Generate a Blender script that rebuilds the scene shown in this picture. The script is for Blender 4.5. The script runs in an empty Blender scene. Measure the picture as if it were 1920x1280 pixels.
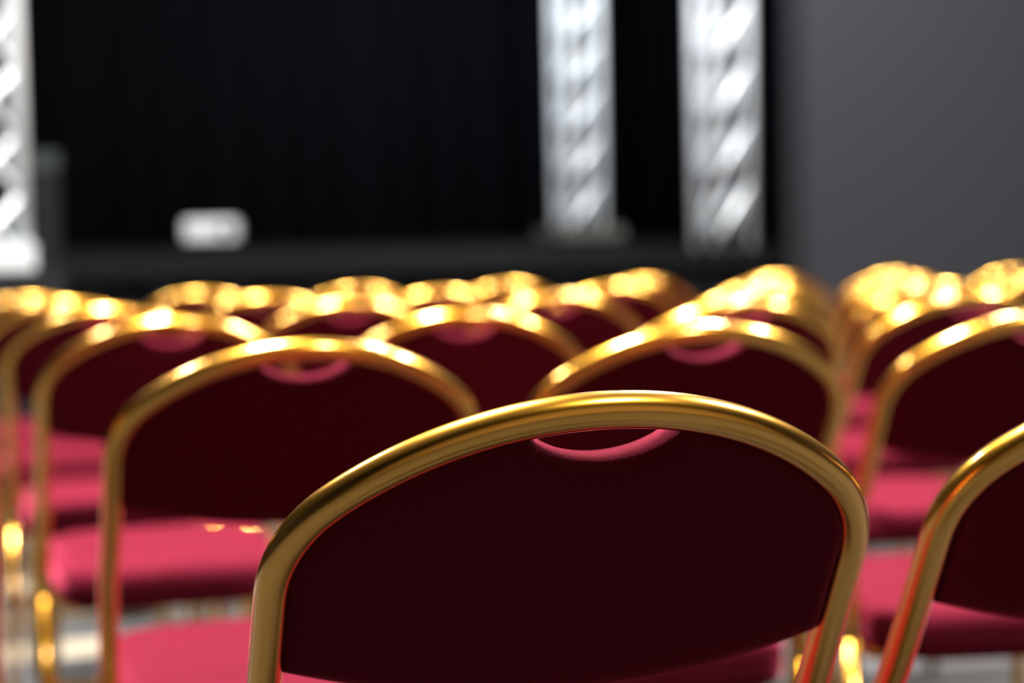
import bpy, bmesh, math, random
from mathutils import Vector, Matrix

S = bpy.context.scene
COL = S.collection
random.seed(4)

# ------------------------------------------------------------------ camera
CHAIR_H = 0.90
CAM_H = CHAIR_H + 0.0896
cam_d = bpy.data.cameras.new('camera')
cam = bpy.data.objects.new('camera', cam_d)
COL.objects.link(cam)
cam_d.sensor_width = 36.0
cam_d.lens = 60.0
cam_d.clip_start = 0.02
cam_d.clip_end = 100
cam_d.dof.use_dof = True
cam_d.dof.focus_distance = 1.085
cam_d.dof.aperture_fstop = 3.1
cam_d.dof.aperture_blades = 0
PITCH, ROLL = 2.886, 1.242
cam.matrix_world = (Matrix.Translation((0, 0, CAM_H))
                    @ Matrix.Rotation(math.radians(90 - PITCH), 4, 'X')
                    @ Matrix.Rotation(math.radians(-ROLL), 4, 'Z'))
S.camera = cam

# ------------------------------------------------------------------ world and exposure
world = bpy.data.worlds.new('world')
S.world = world
world.use_nodes = True
bg = world.node_tree.nodes['Background']
bg.inputs['Color'].default_value = (0.75, 0.82, 1.0, 1)
bg.inputs['Strength'].default_value = 0.008
vs = S.view_settings
vs.view_transform = 'Standard'
vs.look = 'None'
vs.gamma = 1.0
vs.use_curve_mapping = False
vs.exposure = 0.25

# ------------------------------------------------------------------ house lights and added truss fill
def area(name, x, y, z, sx, sy, power, color=(1, 1, 1), target=None, spread=180):
    d = bpy.data.lights.new(name, 'AREA')
    d.shape = 'RECTANGLE'
    d.size, d.size_y = sx, sy
    d.energy = power
    d.color = color
    d.spread = math.radians(spread)
    o = bpy.data.objects.new(name, d)
    COL.objects.link(o)
    o.location = (x, y, z)
    if target is not None:
        o.rotation_euler = (Vector(target) - Vector((x, y, z))).to_track_quat('-Z', 'Y').to_euler()
    else:
        o.rotation_euler = (0, 0, math.radians(20.1))
    return o

CEIL = 4.6
WARM = (1.0, 0.95, 0.88)
area('ceiling_panel_lamp', -0.95, 3.1, CEIL - 0.06, 0.6, 0.6, 900, WARM)
area('ceiling_panel_lamp', 3.4, 4.3, CEIL - 0.06, 0.5, 0.5, 640, WARM)
area('ceiling_panel_lamp', -3.3, 5.0, CEIL - 0.06, 0.5, 0.5, 250, WARM)
area('ceiling_panel_lamp', 1.3, 6.2, CEIL - 0.06, 0.5, 0.5, 470, WARM)
area('ceiling_panel_lamp', 1.6, 0.3, CEIL - 0.06, 0.5, 0.5, 170, WARM)
area('truss_fill', -0.6, 5.6, CEIL - 0.3, 0.5, 0.5, 60, (0.80, 0.91, 1.0), (0.4, 9.5, 2.6), 70)  # added cool fill to brighten the trusses, not a fixture of the hall

# ------------------------------------------------------------------ materials
def mat(name, base, rough=0.5, metal=0.0, **kw):
    m = bpy.data.materials.new(name)
    m.use_nodes = True
    b = m.node_tree.nodes['Principled BSDF']
    b.inputs['Base Color'].default_value = (*base, 1)
    b.inputs['Roughness'].default_value = rough
    b.inputs['Metallic'].default_value = metal
    for k, v in kw.items():
        b.inputs[k].default_value = v
    return m

def add_bump(m, scale, strength, dist=0.001, detail=4, rough=0.6, col_var=0.0, base=None):
    nt = m.node_tree
    b = nt.nodes['Principled BSDF']
    tc = nt.nodes.new('ShaderNodeTexCoord')
    n = nt.nodes.new('ShaderNodeTexNoise')
    n.inputs['Scale'].default_value = scale
    n.inputs['Detail'].default_value = detail
    n.inputs['Roughness'].default_value = rough
    nt.links.new(tc.outputs['Object'], n.inputs['Vector'])
    bp = nt.nodes.new('ShaderNodeBump')
    bp.inputs['Strength'].default_value = strength
    bp.inputs['Distance'].default_value = dist
    nt.links.new(n.outputs['Fac'], bp.inputs['Height'])
    nt.links.new(bp.outputs['Normal'], b.inputs['Normal'])
    if col_var:
        r = nt.nodes.new('ShaderNodeValToRGB')
        c = base
        r.color_ramp.elements[0].position = 0.3
        r.color_ramp.elements[1].position = 0.7
        r.color_ramp.elements[0].color = (*[max(0, v * (1 - col_var)) for v in c], 1)
        r.color_ramp.elements[1].color = (*[min(1, v * (1 + col_var)) for v in c], 1)
        nt.links.new(n.outputs['Fac'], r.inputs['Fac'])
        nt.links.new(r.outputs['Color'], b.inputs['Base Color'])
    return m

GOLD = mat('gold_lacquered_tube', (0.80, 0.38, 0.028), 0.24, 1.0, **{'Coat Weight': 1.0, 'Coat Roughness': 0.13, 'Coat IOR': 1.68})
add_bump(GOLD, 900, 0.04, 0.0004)
FABRIC = mat('burgundy_upholstery', (0.080, 0.0052, 0.0135), 0.85, 0.0)
FABRIC.node_tree.nodes['Principled BSDF'].inputs['Sheen Weight'].default_value = 0.85
FABRIC.node_tree.nodes['Principled BSDF'].inputs['Sheen Tint'].default_value = (1.0, 0.12, 0.235, 1)
FABRIC.node_tree.nodes['Principled BSDF'].inputs['Sheen Roughness'].default_value = 0.27
FABRIC.node_tree.nodes['Principled BSDF'].inputs['Specular IOR Level'].default_value = 0.02
add_bump(FABRIC, 650, 0.5, 0.0012, 3, 0.7, 0.3, (0.080, 0.0052, 0.0135))
ALU = mat('silver_aluminium', (0.80, 0.85, 0.90), 0.35, 0.45)
BLACK_CLOTH = add_bump(mat('black_stage_cloth', (0.0016, 0.0019, 0.0027), 0.95), 30, 0.2, 0.004)
BLACK_CLOTH.node_tree.nodes['Principled BSDF'].inputs['Specular IOR Level'].default_value = 0.03
DECK = add_bump(mat('black_stage_deck', (0.003, 0.0032, 0.0037), 0.9, **{'Specular IOR Level': 0.05}), 60, 0.2, 0.002)
RISER = add_bump(mat('charcoal_riser_fascia', (0.0042, 0.0043, 0.005), 0.9, **{'Specular IOR Level': 0.1}), 40, 0.2, 0.002)
WALL = add_bump(mat('grey_painted_wall', (0.0125, 0.0130, 0.0165), 0.9, **{'Specular IOR Level': 0.12}), 120, 0.15, 0.002)
PALE = add_bump(mat('pale_rear_wall', (0.24, 0.19, 0.115), 0.9), 120, 0.1, 0.002)
CEILM = add_bump(mat('ceiling_paint', (0.03, 0.03, 0.03), 0.9), 60, 0.1, 0.002)
CASE = add_bump(mat('dark_case_laminate', (0.006, 0.0063, 0.0075), 0.8, **{'Specular IOR Level': 0.08}), 80, 0.15, 0.001)
CASE_GREY = add_bump(mat('grey_case_laminate', (0.020, 0.025, 0.024), 0.8, **{'Specular IOR Level': 0.1}), 80, 0.15, 0.001)
WHITE = add_bump(mat('white_plastic', (0.32, 0.34, 0.36), 0.5), 90, 0.05, 0.001)
RUBBER = add_bump(mat('dark_rubber', (0.03, 0.028, 0.024), 0.8), 90, 0.1, 0.001)

# carpet: blue-grey with a few cream bands in the colour ramp, running along the rows of chairs
ROW = math.radians(20.1)
CARPET = bpy.data.materials.new('striped_grey_carpet')
CARPET.use_nodes = True
nt = CARPET.node_tree
b = nt.nodes['Principled BSDF']
b.inputs['Roughness'].default_value = 0.95
tc = nt.nodes.new('ShaderNodeTexCoord')
sep = nt.nodes.new('ShaderNodeSeparateXYZ')
mp = nt.nodes.new('ShaderNodeMapping')
mp.inputs['Rotation'].default_value = (0, 0, -ROW)
nt.links.new(tc.outputs['Object'], mp.inputs['Vector'])
nt.links.new(mp.outputs['Vector'], sep.inputs['Vector'])
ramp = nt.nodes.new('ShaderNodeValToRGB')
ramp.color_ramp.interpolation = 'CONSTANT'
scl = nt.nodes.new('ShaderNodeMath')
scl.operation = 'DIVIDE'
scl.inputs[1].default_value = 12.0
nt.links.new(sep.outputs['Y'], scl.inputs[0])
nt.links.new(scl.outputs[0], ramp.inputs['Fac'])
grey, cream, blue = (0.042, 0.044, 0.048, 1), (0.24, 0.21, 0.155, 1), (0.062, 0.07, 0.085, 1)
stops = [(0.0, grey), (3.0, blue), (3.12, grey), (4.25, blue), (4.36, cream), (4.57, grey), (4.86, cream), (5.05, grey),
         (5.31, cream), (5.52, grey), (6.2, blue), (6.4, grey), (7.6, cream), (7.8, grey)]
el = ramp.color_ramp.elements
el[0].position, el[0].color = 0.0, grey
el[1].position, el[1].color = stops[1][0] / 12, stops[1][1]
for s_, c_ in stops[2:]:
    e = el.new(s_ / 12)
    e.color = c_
nz = nt.nodes.new('ShaderNodeTexNoise')
nz.inputs['Scale'].default_value = 9.0
nz.inputs['Detail'].default_value = 6.0
nt.links.new(tc.outputs['Object'], nz.inputs['Vector'])
mx = nt.nodes.new('ShaderNodeMix')
mx.data_type = 'RGBA'
mx.blend_type = 'MULTIPLY'
mx.inputs['Factor'].default_value = 0.6
nt.links.new(ramp.outputs['Color'], mx.inputs[6])
rr = nt.nodes.new('ShaderNodeValToRGB')
rr.color_ramp.elements[0].position = 0.35
rr.color_ramp.elements[0].color = (0.5, 0.5, 0.5, 1)
rr.color_ramp.elements[1].position = 0.62
nt.links.new(nz.outputs['Fac'], rr.inputs['Fac'])
nt.links.new(rr.outputs['Color'], mx.inputs[7])
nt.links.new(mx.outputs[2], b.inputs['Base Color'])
nz2 = nt.nodes.new('ShaderNodeTexNoise')
nz2.inputs['Scale'].default_value = 400.0
nt.links.new(tc.outputs['Object'], nz2.inputs['Vector'])
bp = nt.nodes.new('ShaderNodeBump')
bp.inputs['Strength'].default_value = 0.4
bp.inputs['Distance'].default_value = 0.003
nt.links.new(nz2.outputs['Fac'], bp.inputs['Height'])
nt.links.new(bp.outputs['Normal'], b.inputs['Normal'])

# ------------------------------------------------------------------ mesh helpers
def link(name, bm, m, parent=None, smooth=True):
    me = bpy.data.meshes.new(name)
    bmesh.ops.recalc_face_normals(bm, faces=bm.faces)
    bm.to_mesh(me)
    bm.free()
    me.materials.append(m)
    if smooth:
        for p in me.polygons:
            p.use_smooth = True
    o = bpy.data.objects.new(name, me)
    COL.objects.link(o)
    if parent is not None:
        o.parent = parent
    return o

def tube(bm, pts, r, n=16, square=2.0, caps=True, ref=None):
    """sweep a (super)elliptic section along a polyline of Vectors"""
    pts = [Vector(p) for p in pts]
    rings = []
    up = Vector(ref) if ref is not None else Vector((0, 1, 0))
    for i, p in enumerate(pts):
        a = pts[max(i - 1, 0)]
        c = pts[min(i + 1, len(pts) - 1)]
        t = (c - a).normalized()
        s = up - t * up.dot(t)
        if s.length < 1e-4:
            s = Vector((1, 0, 0)) - t * t.x
        s.normalize()
        q = t.cross(s)
        up = s
        ring = []
        for k in range(n):
            th = 2 * math.pi * k / n
            ca, sa = math.cos(th), math.sin(th)
            e = 2.0 / square
            ring.append(bm.verts.new(p + s * (r * math.copysign(abs(ca) ** e, ca)) + q * (r * math.copysign(abs(sa) ** e, sa))))
        rings.append(ring)
    for a, c in zip(rings, rings[1:]):
        for k in range(n):
            bm.faces.new((a[k], a[(k + 1) % n], c[(k + 1) % n], c[k]))
    if caps:
        bm.faces.new(rings[0][::-1])
        bm.faces.new(rings[-1])

def box_bm(cx, cy, cz, sx, sy, sz, bev=0.0, seg=3):
    bm = bmesh.new()
    bmesh.ops.create_cube(bm, size=1)
    for v in bm.verts:
        v.co = Vector((cx + v.co.x * sx, cy + v.co.y * sy, cz + v.co.z * sz))
    if bev:
        bmesh.ops.bevel(bm, geom=list(bm.edges), offset=bev, segments=seg, profile=0.6, affect='EDGES')
    return bm

def rounded_path(pts, rad, seg=10):
    """polyline with its inner corners rounded"""
    pts = [Vector(p) for p in pts]
    out = [pts[0]]
    for a, p, c in zip(pts, pts[1:], pts[2:]):
        d0, d1 = (a - p).normalized(), (c - p).normalized()
        p0, p1 = p + d0 * rad, p + d1 * rad
        for k in range(seg + 1):
            t = k / seg
            out.append(p0 * (1 - t) ** 2 + p * 2 * t * (1 - t) + p1 * t * t)
    out.append(pts[-1])
    return out

def thing(name, label, cat, loc=(0, 0, 0), rotz=0.0, group=None):
    o = bpy.data.objects.new(name, None)
    o.empty_display_size = 0.1
    COL.objects.link(o)
    o.location = loc
    o.rotation_euler = (0, 0, rotz)
    o['label'] = label
    o['category'] = cat
    if group:
        o['group'] = group
    return o

def struct(name, bm, m, smooth=False):
    o = link(name, bm, m, None, smooth)
    o['kind'] = 'structure'
    return o

# ------------------------------------------------------------------ the room
U = Vector((math.cos(ROW), math.sin(ROW), 0))      # along the rows
N = Vector((-math.sin(ROW), math.cos(ROW), 0))     # from the camera to the stage

def slab(a0, a1, n0, n1, z0, z1):
    """box in the hall's own axes: a along the rows, n towards the stage"""
    bm = bmesh.new()
    vs_ = []
    for z in (z0, z1):
        for a, n in ((a0, n0), (a1, n0), (a1, n1), (a0, n1)):
            vs_.append(bm.verts.new(U * a + N * n + Vector((0, 0, z))))
    for f in ((0, 3, 2, 1), (4, 5, 6, 7), (0, 1, 5, 4), (1, 2, 6, 5), (2, 3, 7, 6), (3, 0, 4, 7)):
        bm.faces.new([vs_[i] for i in f])
    return bm

STAGE_N = 7.05          # stage front edge, measured along N
DECK_Z = 0.972
RISER_N = STAGE_N + 2.0
RISER_Z = 1.074
BACK_N = STAGE_N + 3.6
STAGE_END = 6.6
WALL_A = 3.92           # left end of the grey wall beside the stage opening

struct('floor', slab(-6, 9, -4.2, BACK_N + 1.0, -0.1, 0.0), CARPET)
struct('ceiling', slab(-6, 9, -4.2, BACK_N + 1.0, CEIL, CEIL + 0.1), CEILM)
struct('wall_back', slab(-6, 9, -4.2, -4.0, 0.0, CEIL), PALE)
struct('wall_left', slab(-6.2, -6, -4.2, BACK_N + 1.0, 0.0, CEIL), WALL)
struct('wall_right', slab(9, 9.2, -4.2, BACK_N + 1.0, 0.0, CEIL), WALL)
struct('wall_front', slab(WALL_A, 9.0, STAGE_N - 0.25, STAGE_N - 0.05, 0.0, CEIL), WALL)

# stage platform, riser, skirts
st = thing('stage_platform', 'low black stage platform with draped front running behind all the chair rows', 'stage')
link('deck', slab(-5.5, STAGE_END, STAGE_N, BACK_N - 0.05, DECK_Z - 0.05, DECK_Z), DECK, st, False)
def wavy_sheet(a0, a1, n, z0, z1, amp, wave, thick=0.01):
    bm = bmesh.new()
    cnt = int((a1 - a0) / wave * 8)
    cols = []
    for k in range(cnt + 1):
        a = a0 + (a1 - a0) * k / cnt
        ph = 2 * math.pi * a / wave
        off = amp * math.sin(ph + 0.8 * math.sin(ph * 0.37)) + amp * 0.4 * math.sin(ph * 0.53 + 1)
        col = []
        for dn in (0, thick):
            for z in (z0, z1):
                col.append(bm.verts.new(U * a + N * (n + off + dn) + Vector((0, 0, z))))
        cols.append(col)
    for p, q in zip(cols, cols[1:]):
        bm.faces.new((p[0], q[0], q[1], p[1]))
        bm.faces.new((p[2], p[3], q[3], q[2]))
        bm.faces.new((p[1], q[1], q[3], p[3]))
        bm.faces.new((p[0], p[2], q[2], q[0]))
    bm.faces.new((cols[0][0], cols[0][1], cols[0][3], cols[0][2]))
    bm.faces.new((cols[-1][0], cols[-1][2], cols[-1][3], cols[-1][1]))
    return bm
link('skirt', wavy_sheet(-5.5, STAGE_END, STAGE_N + 0.05, 0.0, DECK_Z - 0.05, 0.02, 0.16), BLACK_CLOTH, st)
rs = thing('stage_riser', 'charcoal riser step lying across the back of the black stage', 'riser')
link('top', slab(-5.5, STAGE_END, RISER_N, BACK_N - 0.05, RISER_Z - 0.02, RISER_Z), DECK, rs, False)
link('fascia', slab(-5.5, STAGE_END, RISER_N + 0.01, RISER_N + 0.03, DECK_Z, RISER_Z - 0.02), RISER, rs, False)
bd = link('backdrop_curtain', wavy_sheet(-6.0, STAGE_END + 0.3, BACK_N, RISER_Z, CEIL - 0.05, 0.035, 0.3), BLACK_CLOTH)
bd['label'] = 'black pleated backdrop curtain hanging across the whole back of the stage'
bd['category'] = 'curtain'

# ------------------------------------------------------------------ trusses
def make_truss(label, x, y, z0, side, height, rz, period, plate, zigzag=True):
    t = thing('lattice_truss', label, 'truss', (x, y, z0), rz, 'silver stage trusses')
    h = side / 2 - 0.02
    cr_, br = 0.025, 0.014
    bm = bmesh.new()
    tube(bm, [(0, 0, 0.03), (0, 0, height)], cr_, 14, ref=(1, 0, 0))
    first = link('chord', bm, ALU, t)
    spots = [(-h, -h), (h, -h), (h, h), (-h, h)]
    first.location = (*spots[0], 0)
    for s in spots[1:]:
        c = first.copy()
        COL.objects.link(c)
        c.parent = t
        c.location = (*s, 0)
    half = period / 2 if zigzag else period
    proto = {}
    n = int((height - 0.08) / half)
    for f in range(4):
        a, c = spots[f], spots[(f + 1) % 4]
        for k in range(n):
            up = (k + f) % 2 == 0 if zigzag else f in (0, 3)
            key = (f, up)
            if key not in proto:
                p, q = (a, c) if up else (c, a)
                bm = bmesh.new()
                tube(bm, [(p[0], p[1], 0.0), (q[0], q[1], half)], br, 10, ref=(1, 0.3, 0))
                o = link('brace', bm, ALU, t)
                proto[key] = o
            else:
                o = proto[key].copy()
                COL.objects.link(o)
                o.parent = t
            o.location = (0, 0, 0.06 + k * half)
    if plate:
        w, hgt, m = plate
        link('base_plate', box_bm(0, 0, hgt / 2, w, w, hgt, 0.006), m, t, False)
    else:
        link('base_plate', box_bm(0, 0, 0.015, side + 0.04, side + 0.04, 0.03, 0.004), DECK, t, False)
    return t

def at(px, depth):
    return (px - 960) / 3200 * depth, depth

TS = 0.25
x, y = at(-6, 7.15)
make_truss('silver lattice truss at the left edge, standing on a white base plate', x, y, DECK_Z, TS + 0.02, 3.3, ROW, 0.52, (0.31, 0.11, WHITE))
x, y = at(1091, 10.0)
make_truss('narrower silver lattice truss in the middle, standing on the riser with a dark weighted foot', x, y, RISER_Z, TS, 3.3, ROW, 0.27, (0.40, 0.07, RUBBER), False)
x, y = at(1361, 8.65)
make_truss('wider silver lattice truss on the right, closest to the grey wall', x, y, DECK_Z, TS, 3.3, ROW, 0.30, None, False)

# ------------------------------------------------------------------ things on the stage
x, y = at(403, 9.3)
pb = thing('projector', 'small white box-shaped projector sitting on the riser against the black backdrop', 'projector', (x, y, RISER_Z), 0.05)
link('body', box_bm(0, 0, 0.083, 0.29, 0.22, 0.125, 0.03, 4), WHITE, pb)
bm = bmesh.new()
tube(bm, [(0.08, -0.105, 0.083), (0.08, -0.12, 0.083)], 0.03, 20, ref=(1, 0, 0))
link('lens', bm, CASE_GREY, pb)
for sx in (-1, 1):
    for sy in (-1, 1):
        bm = bmesh.new()
        tube(bm, [(sx * 0.13, sy * 0.09, 0.0), (sx * 0.13, sy * 0.09, 0.025)], 0.014, 12, ref=(1, 0, 0))
        link('foot', bm, CASE, pb)

x, y = at(58, 7.9)
fc = thing('equipment_case', 'tall dark case with a grey lid standing behind the left truss', 'case', (x, y, DECK_Z), ROW)
link('body', box_bm(0, 0, 0.22, 0.27, 0.30, 0.44, 0.008), CASE, fc, False)
link('lid', box_bm(0, 0, 0.49, 0.28, 0.31, 0.09, 0.012), CASE_GREY, fc, False)
bm = bmesh.new()
tube(bm, rounded_path([(-0.05, -0.15, 0.30), (-0.05, -0.175, 0.30), (0.05, -0.175, 0.30), (0.05, -0.15, 0.30)], 0.01), 0.006, 8, ref=(0, 0, 1))
link('handle', bm, CASE_GREY, fc)

x, y = at(-30, 6.35)
sb = thing('loudspeaker', 'dark grey floor loudspeaker cabinet in front of the stage below the left truss', 'loudspeaker', (x, y, 0), ROW)
link('cabinet', box_bm(0, 0, 0.483, 0.56, 0.5, 0.966, 0.012), CASE, sb, False)
link('grille', box_bm(0, -0.255, 0.483, 0.50, 0.02, 0.88, 0.008), CASE, sb, False)

# ------------------------------------------------------------------ banquet chair
SG, RC, TP, REC, BOW, HW = 0.1097, 0.1176, -0.0203, 0.6125, 0.0176, 0.22
CR = 1 / math.hypot(1, REC)
TR = 0.0120
VK = 0.415        # length along the back where the tube kinks at the seat

def outline(n=26, vend=VK):
    """right half of the outer edge of the back: list of (u, v), apex first"""
    R = (HW * HW + SG * SG) / (2 * SG)
    L = math.hypot(TP, 1)
    p0 = (HW - RC / L, SG - RC * TP / L)
    d = (-TP / L, 1 / L)
    qx, qy = p0[0], p0[1] - R
    bb = qx * d[0] + qy * d[1]
    cc = qx * qx + qy * qy - (R - RC) ** 2
    disc = math.sqrt(max(bb * bb - cc, 0))
    s = min((-bb - disc, -bb + disc), key=abs)
    C = (p0[0] + s * d[0], p0[1] + s * d[1])
    k = R / math.hypot(C[0], C[1] - R)
    ta = (C[0] * k, R + (C[1] - R) * k)
    th = math.atan2(ta[0], R - ta[1])
    pts = [(R * math.sin(th * i / n), R - R * math.cos(th * i / n)) for i in range(n + 1)]
    n0 = math.atan2(ta[1] - C[1], ta[0] - C[0])
    n1 = math.atan2(TP, 1)
    for i in range(1, 13):
        a = n0 + (n1 - n0) * i / 12
        pts.append((C[0] + RC * math.cos(a), C[1] + RC * math.sin(a)))
    last = pts[-1]
    m = 8
    ln = (vend - last[1]) / d[1]
    for i in range(1, m + 1):
        pts.append((last[0] + d[0] * ln * i / m, last[1] + d[1] * ln * i / m))
    return pts

def inset(pts, r):
    out = []
    for i, p in enumerate(pts):
        a = pts[max(i - 1, 0)]
        c = pts[min(i + 1, len(pts) - 1)]
        if i == 0:
            tx, ty = 1.0, 0.0
        else:
            tx, ty = c[0] - a[0], c[1] - a[1]
        l = math.hypot(tx, ty)
        out.append((p[0] - ty / l * r, p[1] + tx / l * r))
    return out

def back_pt(u, v, w=0.0):
    """back plane to chair space; w is the offset along the plane's normal, towards the sitter"""
    y = v * REC * CR + BOW * (u / HW) ** 2 + w * CR
    z = CHAIR_H - v * CR + w * REC * CR
    return Vector((u, y, z))

OUT = outline()
CEN = inset(OUT, TR)
INN = inset(OUT, 2 * TR - 0.003)

def v_top(u):
    """inner edge of the arch above a given u"""
    u = abs(u)
    for a, c in zip(INN, INN[1:]):
        if a[0] <= u <= c[0] and c[0] > a[0]:
            t = (u - a[0]) / (c[0] - a[0])
            return a[1] + (c[1] - a[1]) * t
    return INN[-9][1]

UMAX = max(p[0] for p in INN[:-8]) - 0.0006
SCOOP_W, SCOOP_V = 0.056, 0.054

def pad_top(u):
    t = v_top(u)
    if abs(u) < SCOOP_W:
        s = t - 0.004 + (SCOOP_V - 0.019) * (1 - (u / SCOOP_W) ** 2) ** 0.75
        t = max(t, s)
    return t

def pad_bot(u):
    return 0.224 + 0.036 * (1 - (u / UMAX) ** 2)

def make_pad():
    bm = bmesh.new()
    us = []
    k = 44
    for i in range(-k, k + 1):
        us.append(UMAX * math.sin(math.pi / 2 * i / k * 0.93) / math.sin(math.pi / 2 * 0.93))
    rows_ = 16
    def sheet(sign):
        grid = []
        for u in us:
            vt, vb = pad_top(u), pad_bot(u)
            col = []
            for j in range(rows_ + 1):
                s = 0.5 - 0.5 * math.cos(math.pi * j / rows_)
                v = vt + (vb - vt) * s
                # distance from the rim rounds the cushion off
                e = min(v - vt, vb - v, UMAX - abs(u))
                rnd = 1 - (1 - min(max(e, 0) / 0.013, 1)) ** 2.2
                soft = 1 - (1 - min(max(e, 0) / 0.06, 1)) ** 2
                if sign > 0:
                    w = 0.006 + 0.012 * rnd + 0.014 * soft
                else:
                    w = -0.001 - 0.0075 * rnd - 0.002 * soft
                col.append(bm.verts.new(back_pt(u, v, w)))
            grid.append(col)
        for a, c in zip(grid, grid[1:]):
            for j in range(rows_):
                q = (a[j], c[j], c[j + 1], a[j + 1])
                bm.faces.new(q if sign > 0 else q[::-1])
        return grid
    f, g = sheet(1), sheet(-1)
    for i in range(len(us) - 1):
        bm.faces.new((f[i][0], g[i][0], g[i + 1][0], f[i + 1][0]))
        bm.faces.new((f[i][-1], f[i + 1][-1], g[i + 1][-1], g[i][-1]))
    for j in range(rows_):
        bm.faces.new((f[0][j], f[0][j + 1], g[0][j + 1], g[0][j]))
        bm.faces.new((f[-1][j], g[-1][j], g[-1][j + 1], f[-1][j + 1]))
    return bm

SEAT_Z = 0.474
SEAT_Y0, SEAT_Y1 = 0.145, 0.635
def seat_outline(grow=0.0, n=72):
    """rounded plan of the seat, wider at the front"""
    pts = []
    cy = (SEAT_Y0 + SEAT_Y1) / 2
    hy = (SEAT_Y1 - SEAT_Y0) / 2 + grow
    for k in range(n):
        th = 2 * math.pi * k / n
        ca, sa = math.cos(th), math.sin(th)
        y = hy * math.copysign(abs(sa) ** 0.42, sa)
        hx = 0.205 + 0.014 * (y / hy) + grow
        x = hx * math.copysign(abs(ca) ** 0.42, ca)
        pts.append((x, cy + y))
    return pts

def make_seat():
    bm = bmesh.new()
    rings = []
    prof = [(-0.030, -0.072), (-0.012, -0.073), (-0.003, -0.066), (0.0, -0.050), (0.0, -0.026), (-0.003, -0.014),
            (-0.010, -0.005), (-0.022, 0.001), (-0.050, 0.005), (-0.10, 0.009), (-0.15, 0.011)]
    for g, dz in prof:
        rings.append([bm.verts.new((x, y, SEAT_Z - 0.006 + dz)) for x, y in seat_outline(g)])
    n = len(rings[0])
    for a, c in zip(rings, rings[1:]):
        for k in range(n):
            bm.faces.new((a[k], a[(k + 1) % n], c[(k + 1) % n], c[k]))
    bm.faces.new(rings[0][::-1])
    bm.faces.new(rings[-1])
    return bm

def rear_leg_pts(s):
    u = CEN[-1][0]
    k = back_pt(u, VK)
    foot = Vector((u + 0.012, 0.16, 0.0))
    return k, foot

def make_chair(label):
    t = thing('banquet_chair', label, 'chair', group='burgundy banquet chairs in rows')
    # arch and uprights: one bent tube, ending just below the kink
    right = [back_pt(u, v) for u, v in CEN]
    k, foot = rear_leg_pts(1)
    d = (foot - k).normalized()
    keep = [p for p, c in zip(right, CEN) if c[1] < VK - 0.105]
    kin = rounded_path([back_pt(CEN[-1][0], VK - 0.1), k, k + d * 0.13], 0.085, 12)[1:]
    right = keep + kin
    right[-1] = k + d * 0.13
    left = [Vector((-p.x, p.y, p.z)) for p in right[1:]][::-1]
    bm = bmesh.new()
    tube(bm, left + right, TR, 20, square=2.25, ref=(1, 0, 0.2))
    link('back_frame', bm, GOLD, t)
    link('backrest', make_pad(), FABRIC, t)
    link('seat', make_seat(), FABRIC, t)
    # legs
    for s in (-1, 1):
        a = k + d * 0.12
        bm = bmesh.new()
        tube(bm, [(s * a.x, a.y, a.z), (s * foot.x, foot.y, foot.z)], TR, 16, square=2.0, ref=(1, 0, 0))
        link('leg', bm, GOLD, t)
    for s in (-1, 1):
        bm = bmesh.new()
        tube(bm, rounded_path([(s * 0.186, 0.50, 0.394), (s * 0.194, 0.585, 0.394), (s * 0.212, 0.64, 0.0)], 0.05), TR, 16, square=2.0, ref=(1, 0, 0))
        link('leg', bm, GOLD, t)
    # seat frame: a ring of tube under the cushion, reaching back to the uprights
    ring = []
    for x, y in ((-0.172, 0.255), (-0.190, 0.60), (0.190, 0.60), (0.172, 0.255), (-0.172, 0.255)):
        ring.append((x, y, 0.388))
    bm = bmesh.new()
    for p, q in zip(ring, ring[1:]):
        tube(bm, [p, q], 0.0105, 12, ref=(0, 0, 1))
    link('seat_frame', bm, GOLD, t)
    bm = bmesh.new()
    f = 0.52
    rp = k.lerp(foot, f)
    tube(bm, [(-rp.x, rp.y, rp.z), (rp.x, rp.y, rp.z)], 0.008, 12, ref=(0, 0, 1))
    link('stretcher', bm, GOLD, t)
    return t

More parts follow.
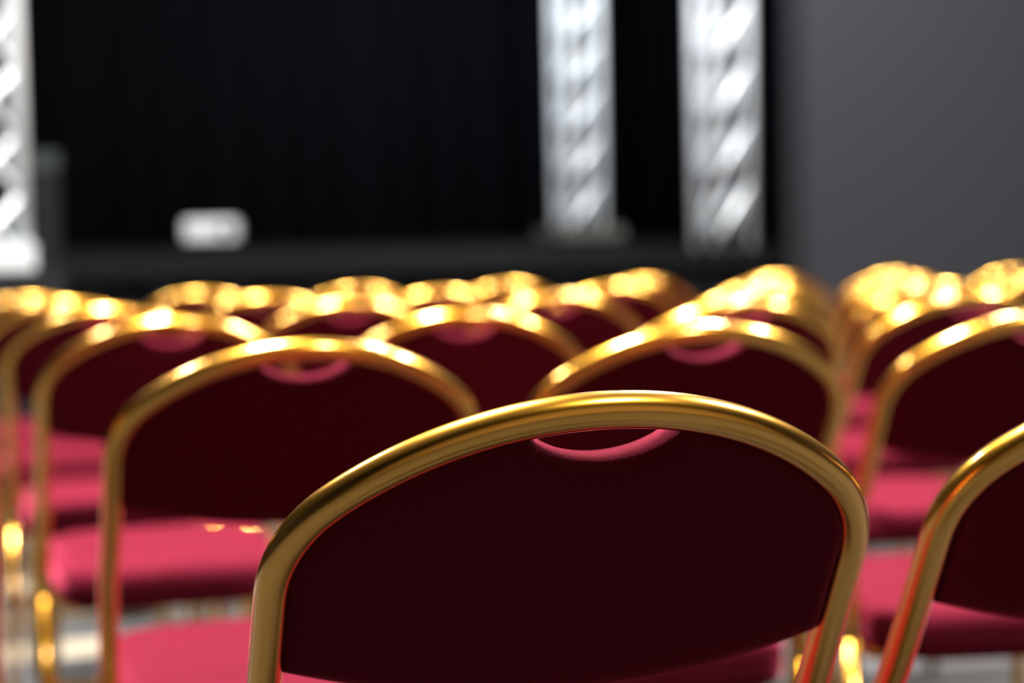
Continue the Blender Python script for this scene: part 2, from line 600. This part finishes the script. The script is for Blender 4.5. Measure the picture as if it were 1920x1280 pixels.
ORD = ['first', 'second', 'third', 'fourth', 'fifth', 'sixth', 'seventh', 'eighth']
A0 = Vector((0.0638, 1.0804))
RV = Vector((0.4802, 0.1760))
CV = Vector((-0.3023, 0.8225))
YAW0 = 12.77
FIT = {(-1, 1): (-0.026, 0.0, 9.0), (0, 0): (0.0, 0.001, 2.3), (0, 1): (0.013, -0.017, 3.6), (1, 1): (0.003, 0.014, 2.6), (2, 1): (0.005, 0.023, -6.4),
       (0, 2): (-0.010, 0.051, 2.9), (1, 0): (0.003, -0.007, -2.6), (1, 2): (-0.013, -0.085, -3.0),
       (3, 2): (-0.008, -0.001, -0.3), (2, 2): (0.008, 0.009, 0.0), (2, 3): (-0.003, 0.007, 0.8), (1, 3): (0.012, 0.004, -0.1)}
ROWS = {0: range(0, 2), 1: range(-1, 3), 2: range(0, 4), 3: range(0, 5), 4: range(0, 7), 5: range(0, 8)}
SPECIAL = {
    (0, 0): 'sharp gold-framed burgundy banquet chair nearest the camera, its whole backrest in view',
    (1, 0): 'gold-framed burgundy banquet chair cut off by the right edge, beside the nearest chair',
    (-1, 1): 'gold-framed banquet chair at the left edge showing only one upright of its back',
    (0, 1): 'gold-framed burgundy banquet chair directly in front of the nearest one, to its upper left',
    (1, 1): 'gold-framed burgundy banquet chair rising behind the right half of the nearest sharp arch',
    (2, 1): 'gold-framed burgundy banquet chair at the right edge in the second row from the camera',
}
FAR = {2: 'third row from the camera', 3: 'fourth row from the camera', 4: 'fifth row from the camera', 5: 'blurred last row before the stage'}

def copy_tree(o, parent=None):
    c = o.copy()
    COL.objects.link(c)
    if parent is not None:
        c.parent = parent
    for ch in list(o.children):
        copy_tree(ch, c)
    return c

proto = None
rng = random.Random(11)
for j, cols in ROWS.items():
    for n_, i in enumerate(cols):
        if (i, j) in SPECIAL:
            label = SPECIAL[(i, j)]
        else:
            label = 'gold-framed burgundy chair, %s from the left in the %s' % (ORD[n_], FAR[j])
        if proto is None:
            proto = o = make_chair(label)
        else:
            o = copy_tree(proto)
            o['label'] = label
        dx, dz, dy = FIT.get((i, j), (rng.uniform(-.012, .012), rng.uniform(-.015, .015), rng.uniform(-2, 2)))
        p = A0 + RV * i + CV * j + Vector((dx, dz))
        o.location = (p.x, p.y, 0)
        o.rotation_euler = (0, 0, math.radians(YAW0 + dy))
